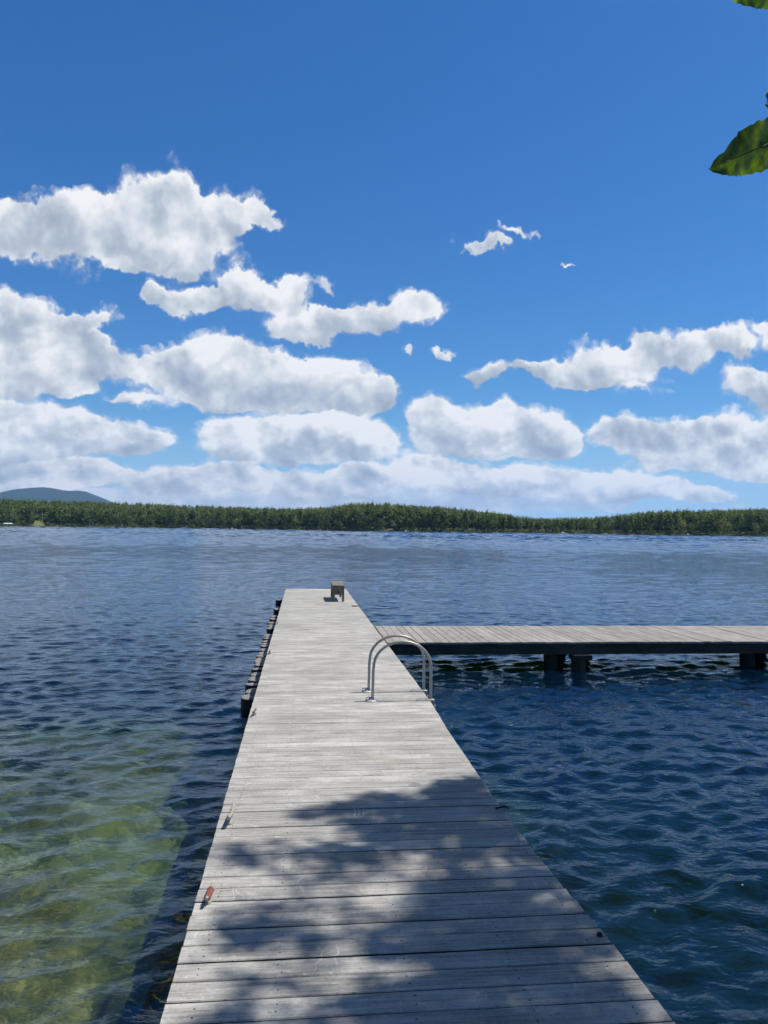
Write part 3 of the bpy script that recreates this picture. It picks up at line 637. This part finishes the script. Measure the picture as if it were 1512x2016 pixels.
def nearleaf(base, tip, width, nrm, curl, seed, fold=.25):
    rg = np.random.default_rng(seed); base = np.array(base); tip = np.array(tip); L = np.linalg.norm(tip-base); a = (tip-base)/L
    nrm = np.array(nrm, float); nrm -= a*(nrm@a); nrm /= np.linalg.norm(nrm); s = np.cross(a, nrm); NU, NV_ = 26, 8; vs = []
    for i in range(NU+1):
        u = i/NU; w = width/2*(math.sin(math.pi*min(1, u**.82))**.6)*(1-.2*u) if 0 < u < 1 else .0008
        for j in range(-NV_, NV_+1):
            v = j/NV_; ser = 1+(.05*math.sin(i*2.6+j)*(abs(v) > .9))
            off = abs(v)*w*fold+.004*math.sin(u*13+v*3+seed)*abs(v)+curl*L*(u*u)-.0015*math.cos(abs(v)*3+u*40)*abs(v)
            vs.append(base+a*u*L+s*v*w*ser-nrm*off+a*(-abs(v)*w*.2))
    nc = 2*NV_+1; top = np.array(vs); 
    b = MB(); q = [tuple(r) for r in grid_quads(NU+1, nc)]; b.add([T(p) for p in top], q, 0, True) 
    b.tube([T(base-a*.02), T(base+a*L*.5-nrm*(curl*L*.25-.0008)), T(base+a*L*.9-nrm*(curl*L*.8-.0008))], [.0012, .0009, .0003], 5)
    b.build('leaf', M_near, tree)
def at(x, y, Y): d = ray(x, y); return CAM+d*(Y/d[1])
YD = 1.02
nearleaf(at(1560, 262, YD+.02), at(1409, 331, YD-.03), .076, (-.3, -.7, -.55), .05, 3, .15, )
nearleaf(at(1575, -25, YD+.05), at(1448, -8, YD), .050, (-.2, -.75, -.6), .04, 5, .2)
nearleaf(at(1530, 160, YD+.06), at(1507, 208, YD+.06), .022, (-.9, -.4, .1), .1, 8)
nearleaf(at(1545, 215, YD+.03), at(1508, 236, YD+.03), .016, (-.2, -.6, .7), .1, 9)
nearleaf(at(1640, 120, YD+.1), at(1560, 190, YD+.06), .05, (-.2, -.6, -.7), .1, 10)
tw = [np.array(p) for p in ((3.5, -3.3, 4.6), (3.5, -1.0, 4.5), (2.9, .7, 4.0), (1.8, 1.15, 3.6))]+[at(1640, 60, YD+.12), at(1585, 130, YD+.07), at(1565, 258, YD+.02)]
b = MB(); b.tube([T(p) for p in tw], [.03, .020, .012, .006, .004, .003, .0015], 8)
b.tube([T(at(1640, 60, YD+.12)), T(at(1578, -24, YD+.05))], [.003, .0015], 6); b.tube([T(at(1585, 130, YD+.07)), T(at(1530, 160, YD+.06))], [.002, .001], 6)
b.build('twig', M_bark, tree)

# ------------------------------------------------------------------ far shore
def interp(x, tab): return np.interp(x, [a for a, _ in tab], [b_ for _, b_ in tab])
pxs = np.linspace(-700, 2300, 301)
shoreY = interp(pxs, [(-700, 640), (0, 690), (300, 705), (450, 700), (600, 630), (756, 560), (900, 545), (1080, 530), (1300, 515), (1512, 505), (2300, 460)])
skyPY = interp(pxs, [(-700, 975), (0, 979), (200, 985), (400, 993), (560, 998), (625, 996), (680, 990), (745, 986), (800, 991), (860, 994), (950, 1004), (1060, 1019), (1150, 1018), (1230, 1011), (1300, 1003), (1400, 1001), (1512, 998), (2300, 985)])
ux = np.array([dirxz(a, 1040)[0] for a in pxs]); uz = np.array([dirxz(a, b_)[1] for a, b_ in zip(pxs, skyPY)])
def shore_at(u): return np.interp(u, ux, shoreY)       # u = X / Y
def top_at(u, Yd): return 2.45+np.interp(u, ux, uz)*Yd
def ground_z(u, dd):     # dd metres behind the shoreline
    Ys = shore_at(u); zt = top_at(u, Ys+110); return .25+np.clip(dd/110, 0, 1)**1.3*np.maximum(zt-13.0, .6)*1.0+np.clip(dd, 0, 6)*.12
us = np.linspace(-1.1, 1.4, 500); ds = np.concatenate([[-12, -4, 0], np.linspace(2, 160, 40), [300, 1500]])
UU, DD = np.meshgrid(us, ds, indexing='ij'); YY = shore_at(UU)+DD
ZZ = np.where(DD < 0, DD*.25, ground_z(UU, np.clip(DD, 0, 110))); ZZ = np.where(DD > 170, ZZ-8, ZZ)
ZZ += (vnoise(UU*YY+3000, YY, 21, 6)-.5)*.5*(DD > 0)
M_far = simple('far_bank', (.07, .065, .045), .95, var=.5, scale=.2)
link_mesh('far_shore', quad_mesh('far_shore', np.stack([UU*YY, YY, ZZ], -1).reshape(-1, 3), grid_quads(*UU.shape)[:, ::-1], True), M_far, kind='structure')

def cards(C, size, rg, flat=.6):
    n = len(C); nn = rg.normal(size=(n, 3)); nn[:, 2] = np.abs(nn[:, 2])+flat; nn /= np.linalg.norm(nn, axis=1)[:, None]
    a = np.cross(nn, rg.normal(size=(n, 3))); a /= np.linalg.norm(a, axis=1)[:, None]; bb = np.cross(nn, a); s = size[:, None]
    j = lambda: rg.uniform(.6, 1.2, (n, 1))
    return np.stack([C-a*s*j(), C-bb*s*.6*j(), C+a*s*j(), C+bb*s*.6*j()], 1).reshape(-1, 3)
def pine(seed):
    rg = np.random.default_rng(seed); C = []; Sz = []; lay = 12; base = rg.uniform(.04, .25); wid = rg.uniform(.19, .27)
    for L in range(lay):
        f = base+(1-base)*(L+.3)/lay; prof = (1-f)**.6*1.08 if f > .35 else .85+rg.uniform(-.2, .2)
        r = wid*prof*rg.uniform(.75, 1.25)+.012
        for q in range(rg.integers(4, 7)):
            a = rg.uniform(0, 6.283); rl = r*rg.uniform(.6, 1.25)
            for u in np.linspace(.25, 1, 3 if L < lay-2 else 1): C.append((rl*u*math.cos(a), rl*u*math.sin(a), f+.03*u+rg.normal(0, .008))); Sz.append(.054*rg.uniform(.7, 1.3)*(1 if L < lay-2 else .6))
    C.append((0, 0, .985)); Sz.append(.02)
    V = cards(np.array(C), np.array(Sz), rg, .9); return V
def decid(seed):
    rg = np.random.default_rng(seed); C = []
    for L in range(9):
        c = np.array([rg.normal(0, .13), rg.normal(0, .13), rg.uniform(.22, .85)]); r = rg.uniform(.12, .19)
        v = rg.normal(size=(20, 3)); v *= r/np.linalg.norm(v, axis=1)[:, None]; C.append(c+v)
        for u_ in (.3, .6, .9): C.append((np.array([[0, 0, c[2]*.75]])*(1-u_)+c*u_))
    C = np.concatenate(C); V = cards(C, rg.uniform(.04, .065, len(C)), rg, .3); V[:, 2] = np.minimum(V[:, 2], 1.02); return V
def trunkquads(w=.014, h=.9):
    V = np.array([(-w, -w, -.05), (w, -w, -.05), (w, w, -.05), (-w, w, -.05), (-w*.3, -w*.3, h), (w*.3, -w*.3, h), (w*.3, w*.3, h), (-w*.3, w*.3, h)])
    return V, np.array([(0, 1, 5, 4), (1, 2, 6, 5), (2, 3, 7, 6), (3, 0, 4, 7)])
kinds = [('pine_tree', pine(100+i), M_pine) for i in range(6)]+[('broadleaf_tree', decid(200+i), M_decid) for i in range(4)]
protos = []
for (nm, V, m_) in kinds:
    tv, tq = trunkquads(h=.92 if nm == 'pine_tree' else .85)
    VV = np.concatenate([V, tv]); QQ = np.concatenate([np.arange(len(V)).reshape(-1, 4), tq+len(V)])
    me = quad_mesh(nm, VV, QQ); me.materials.append(m_); me.materials.append(M_fartrunk)
    mi = np.zeros(len(QQ), np.int32); mi[-4:] = 1; me.polygons.foreach_set('material_index', mi); protos.append((nm, me, V))
fr_ = np.random.default_rng(77)
def where(u):
    x = np.interp(u, ux, pxs)
    for lim, w_ in ((40, 'behind the white canopy dock'), (105, 'around the flagpole lawn'), (210, 'below the blue mountain'), (330, 'just right of the blue mountain'), (430, 'left of the moored white boats'),
                    (520, 'behind the moored white boats'), (640, 'beyond the dock end'), (740, 'on the left slope of the hill'), (830, 'on the hilltop by the bare bank'),
                    (920, 'on the right slope of the hill'), (1010, 'behind the long pontoon boat'), (1110, 'on the lowest skyline'), (1200, 'behind the white cabin boat'),
                    (1310, 'where the skyline climbs again'), (1420, 'behind the rightmost boat')):
        if x < lim: return w_
    return 'at the right picture edge'
lawns = [(77, 16, 20), (768, 9, 10)]
def inlawn(u, d):
    x = np.interp(u, ux, pxs); return any(abs(x-a) < w_ and d < dd_ for a, w_, dd_ in lawns)
N1 = 285; u0, u1 = dirxz(-12, 1040)[0], dirxz(1524, 1040)[0]
for i in range(N1):
    u = u0+(u1-u0)*(i+fr_.uniform(.1, .9))/N1; dd = fr_.uniform(1.5, 11) if i % 2 else fr_.uniform(7, 22)
    dec = fr_.random() < (.42 if i % 2 else .12)
    if inlawn(u, dd): dd += 20
    Ys = shore_at(u)+dd; zt = top_at(u, Ys)
    H = fr_.uniform(7, 12.5) if dec else fr_.uniform(12, 18.5); H = min(H, zt*.92)
    nm, me, _ = protos[6+fr_.integers(4)] if dec else protos[fr_.integers(6)]
    ob = bpy.data.objects.new(nm, me); COL.objects.link(ob); ob.location = (u*Ys, Ys, float(ground_z(u, dd))-.2)
    wv = fr_.uniform(.85, 1.2)*(1.15 if dec else 1); ob.scale = (H*wv, H*wv, H); ob.rotation_euler = (0, 0, fr_.uniform(0, 6.28))
    sz = ('low ' if H < 9.5 else 'full ') if dec else ('short ' if H < 13.5 else 'medium ' if H < 16 else 'tall ')
    kn = sz+('pale broadleaf tree ' if dec else 'dark green pine '); rw = 'at the waterline ' if dd < 9 else 'in the second row '
    tag(ob, kn+rw+where(u), 'tree', kn+rw+where(u))
FV = {0: [], 1: []}
n_for = 5200
for i in range(n_for):
    u = fr_.uniform(-1.0, 1.25) if i % 4 == 0 else fr_.uniform(u0-.03, u1+.03); dd = 12+fr_.random()**1.2*118
    if inlawn(u, dd-6): continue
    dec = fr_.random() < .24; Ys = shore_at(u)+dd; gz = float(ground_z(u, dd)); zt = top_at(u, Ys)
    H = (fr_.uniform(9, 13) if dec else fr_.uniform(12, 18)); H = min(H, max(6, (zt-gz)*fr_.uniform(.8, 1.07)))
    V = protos[6+fr_.integers(4)][2] if dec else protos[fr_.integers(6)][2]
    a = fr_.uniform(0, 6.28); wv = fr_.uniform(.9, 1.25)*max(H, 11); ca, sa = math.cos(a)*wv, math.sin(a)*wv
    FV[int(dec)].append(np.stack([V[:, 0]*ca-V[:, 1]*sa+u*Ys, V[:, 0]*sa+V[:, 1]*ca+Ys, V[:, 2]*H+gz-.2], -1))
VP = np.concatenate(FV[0]); VD = np.concatenate(FV[1]); VV = np.concatenate([VP, VD])
me = quad_mesh('forest', VV, np.arange(len(VV)).reshape(-1, 4)); me.materials.append(M_pine); me.materials.append(M_decid)
mi = np.zeros(len(VV)//4, np.int32); mi[len(VP)//4:] = 1; me.polygons.foreach_set('material_index', mi)
ob = bpy.data.objects.new('forest', me); COL.objects.link(ob); tag(ob, 'dense dark green pine forest filling the far shore behind the waterside trees', 'forest', kind='stuff')

# shore undergrowth, one low mass at the water's edge
C = []
for i in range(5200):
    u = fr_.uniform(u0-.05, u1+.05); dd = fr_.uniform(-.5, 6)
    if inlawn(u, dd): continue
    Ys = shore_at(u)+dd; C.append((u*Ys, Ys, ground_z(u, max(dd, 0))+fr_.uniform(.2, 2.6)))
C = np.array(C); me = quad_mesh('shore_bushes', cards(C, fr_.uniform(.4, 1.0, len(C)), fr_, .2), np.arange(len(C)*4).reshape(-1, 4))
link_mesh('shore_bushes', me, M_decid, kind='stuff', label='low tangled bushes right at the waterline of the far shore', cat='bushes')
# lawns
M_lawn = simple('lawn', (.13, .15, .055), .95, var=.25, scale=.5)
for (lx, w_, dd_) in lawns:
    uc = dirxz(lx, 1030)[0]; du = dirxz(lx+w_, 1030)[0]-uc; n = 14; A, B = np.meshgrid(np.linspace(-1, 1, n), np.linspace(0, 1, n), indexing='ij')
    Uq = uc+du*.72*A*(1-.25*B); Dq = 2+(dd_-2)*B; Yq = shore_at(Uq)+Dq; Zq = ground_z(Uq, Dq)+.35+B*2.6*(w_ > 12)+.25*(vnoise(A*4+9, B*4+9, 5, 1))
    link_mesh('lawn', quad_mesh('lawn', np.stack([Uq*Yq, Yq, Zq], -1).reshape(-1, 3), grid_quads(n, n)[:, ::-1], True), M_lawn if w_ > 12 else simple('bare_bank', (.22, .17, .11), .95), kind='structure')
# flagpole
u = dirxz(83, 1030)[0]; Ys = float(shore_at(u))+16; b = MB(); b.tube([(0, 0, -1), (0, 0, 8.2)], [.14, .09], 8); b.tube([(0, 0, 8.2), (0, 0, 8.5)], .16, 8); 
ob = b.build('flagpole', M_white, label='bare white flagpole on the small lawn across the lake', cat='flagpole'); ob.location = (u*Ys, Ys, float(ground_z(u, 16))+2.4)
# boats and little docks across the lake
def boat(x, dist, L, label, rz=0., cabin=0):
    u = dirxz(x, 1046)[0]; Ys = float(shore_at(u))-dist
    e = empty('boat', (u*Ys, Ys, 0), rz, label=label, cat='boat', group='white boats off the far shore')
    B = L*.16; b = MB(); st = []
    for s_ in np.linspace(0, 1, 11):
        w = B*(1-max(0, (s_-.55)/.45)**2.2)+.02; sh = .55+.35*s_*s_; y_ = (s_-.5)*L
        st += [(y_, -w*.55, -.15), (y_, -w, sh), (y_, w, sh), (y_, w*.55, -.15)]
    fs = []
    for i in range(10):
        for q in range(4): q2 = (q+1) % 4; fs.append((i*4+q, i*4+q2, i*4+4+q2, i*4+4+q))
    fs += [(0, 1, 2, 3), (43, 42, 41, 40)]
    b.add(st, fs); b.build('hull', M_white, e)
    if cabin == 1:
        b = MB(); b.add([(-.1*L, -B*.75, .6), (.16*L, -B*.65, .7), (.16*L, B*.65, .7), (-.1*L, B*.75, .6), (-.08*L, -B*.6, 1.5), (.03*L, -B*.55, 1.45), (.03*L, B*.55, 1.45), (-.08*L, B*.6, 1.5)], [(0, 1, 5, 4), (1, 2, 6, 5), (2, 3, 7, 6), (3, 0, 4, 7), (4, 5, 6, 7)]); b.build('cabin', M_white, e)
    if cabin == 2:
        b = MB(); b.box(-.38*L, .3*L, -B*.8, B*.8, 2.1, 2.2); b.build('canopy', M_grey, e)
        for sx in (-.36, .28):
            for sy in (-.75, .75): b = MB(); b.tube([(sx*L, sy*B, .6), (sx*L, sy*B, 2.1)], .04, 6); b.build('canopy_pole', M_steel, e)
boat(69, 8, 5.5, 'white boat in front of the lawn with the flagpole', 0)
boat(457, 14, 6.5, 'larger of the two white boats moored left of the dock end', .2, 1)
boat(445, 18, 3.0, 'smaller of the two white boats moored left of the dock end', .1)
boat(252, 6, 4.5, 'low white boat on the left stretch of shore beyond the flagpole', 0)
boat(799, 6, 4.5, 'white boat below the bare bank of the central rise', .1, 1)
boat(937, 6, 8.0, 'long low white pontoon boat right of the central rise', 0, 2)
boat(974, 8, 5.0, 'short white boat just right of the long pontoon boat', .1)
boat(1108, 30, 7.0, 'white cabin boat with a peaked roof out on the water', .1, 1)
boat(1191, 12, 3.6, 'tiny white boat right of the cabin boat', .2, 0)
boat(1354, 10, 3.2, 'tiny white boat at the right end of the shore', .3, 1)
def fardock(x, L, label, cover=False):
    u = dirxz(x, 1037)[0]; Ys = float(shore_at(u))-3; e = empty('far_dock', (u*Ys, Ys, 0), label=label, cat='dock', group='small docks on the far shore')
    b = MB(); b.box(-L/2, L/2, -1, 4, .45, .6); b.build('deck', M_piletop, e)
    for sx in (-.45, 0, .45): b = MB(); b.tube([(sx*L, -.8, -2), (sx*L, -.8, .44)], .1, 6); b.build('post', M_pile, e)
    if cover:
        b = MB(); b.add([(-L/2, -1, 2.6), (L/2, -1, 2.6), (L/2, 3, 2.6), (-L/2, 3, 2.6), (-L*.4, 1, 3.3), (L*.4, 1, 3.3)], [(0, 1, 5, 4), (1, 2, 5), (2, 3, 4, 5), (3, 0, 4), (3, 2, 1, 0)]); b.build('canopy', M_white, e)
        for sx in (-.47, .47):
            for yy in (-.8, 2.8): b = MB(); b.tube([(sx*L, yy, .6), (sx*L, yy, 2.6)], .06, 6); b.build('canopy_pole', M_steel, e)
fardock(15, 7, 'small dock under a white canopy at the far left of the shore', True)
fardock(2, 5, 'bare grey dock at the very left edge of the far shore')
fardock(57, 5, 'low grey dock just left of the lawn with the flagpole')
fardock(302, 6, 'grey dock on the shore below the left forest')
fardock(568, 9, 'grey dock left of the central wooded rise')
fardock(845, 5, 'grey dock at the right foot of the central rise')

# mountain
mx_, mz_ = [], []
prof = [(-900, 1010), (-500, 1000), (-250, 985), (-120, 984), (-30, 974), (0, 972), (20, 968), (45, 962), (70, 960), (88, 959), (105, 961), (125, 965), (140, 966.5), (155, 965.5), (170, 968), (185, 974), (205, 982), (225, 992), (330, 1012), (480, 1022), (700, 1030)]
MYD = 6500.0; nx_, ny_ = 260, 50; A = np.linspace(-900, 700, nx_); pz = interp(A, prof)
V = np.zeros((nx_, ny_, 3))
for i, (a, p_) in enumerate(zip(A, pz)):
    dX, dZ = dirxz(a, p_); ztop = 2.45+dZ*MYD
    for j in range(ny_):
        s_ = (j/(ny_-1))*2-1; yy = MYD+s_*1500; V[i, j] = (dX*MYD, yy, -20+(ztop+20)*(1-abs(s_)**1.4))
nn = vnoise(V[..., 0]+9000, V[..., 1], 31, 160)-.5+(vnoise(V[..., 0]+9000, V[..., 1], 32, 60)-.5)*.4
V[..., 2] += nn*30*np.abs(np.linspace(-1, 1, ny_))[None, :]**1
m, t, o = mat('mountain_forest'); tcn = t.new('ShaderNodeTexCoord'); n_ = t.noise(tcn.outputs['Object'], .012, 5, .65)
principled(t, o, t.mix(n_, rgb(.012, .025, .014), rgb(.03, .05, .022)), .95, 0, .1)
link_mesh('mountain', quad_mesh('mountain', V.reshape(-1, 3), grid_quads(nx_, ny_)[:, ::-1], True), m, kind='structure')

# ------------------------------------------------------------------ haze
b = MB(); b.box(-9000, 9000, -400, 8100, -60, 480)
m, t, o = mat('haze'); pv = t.new('ShaderNodeVolumePrincipled'); pv.inputs['Color'].default_value = rgb(.38, .64, 1.0)
pv.inputs['Density'].default_value = 0.7e-4; pv.inputs['Anisotropy'].default_value = .1; t.link(pv.outputs[0], o.inputs['Volume'])
b.build('haze', m, kind='stuff')
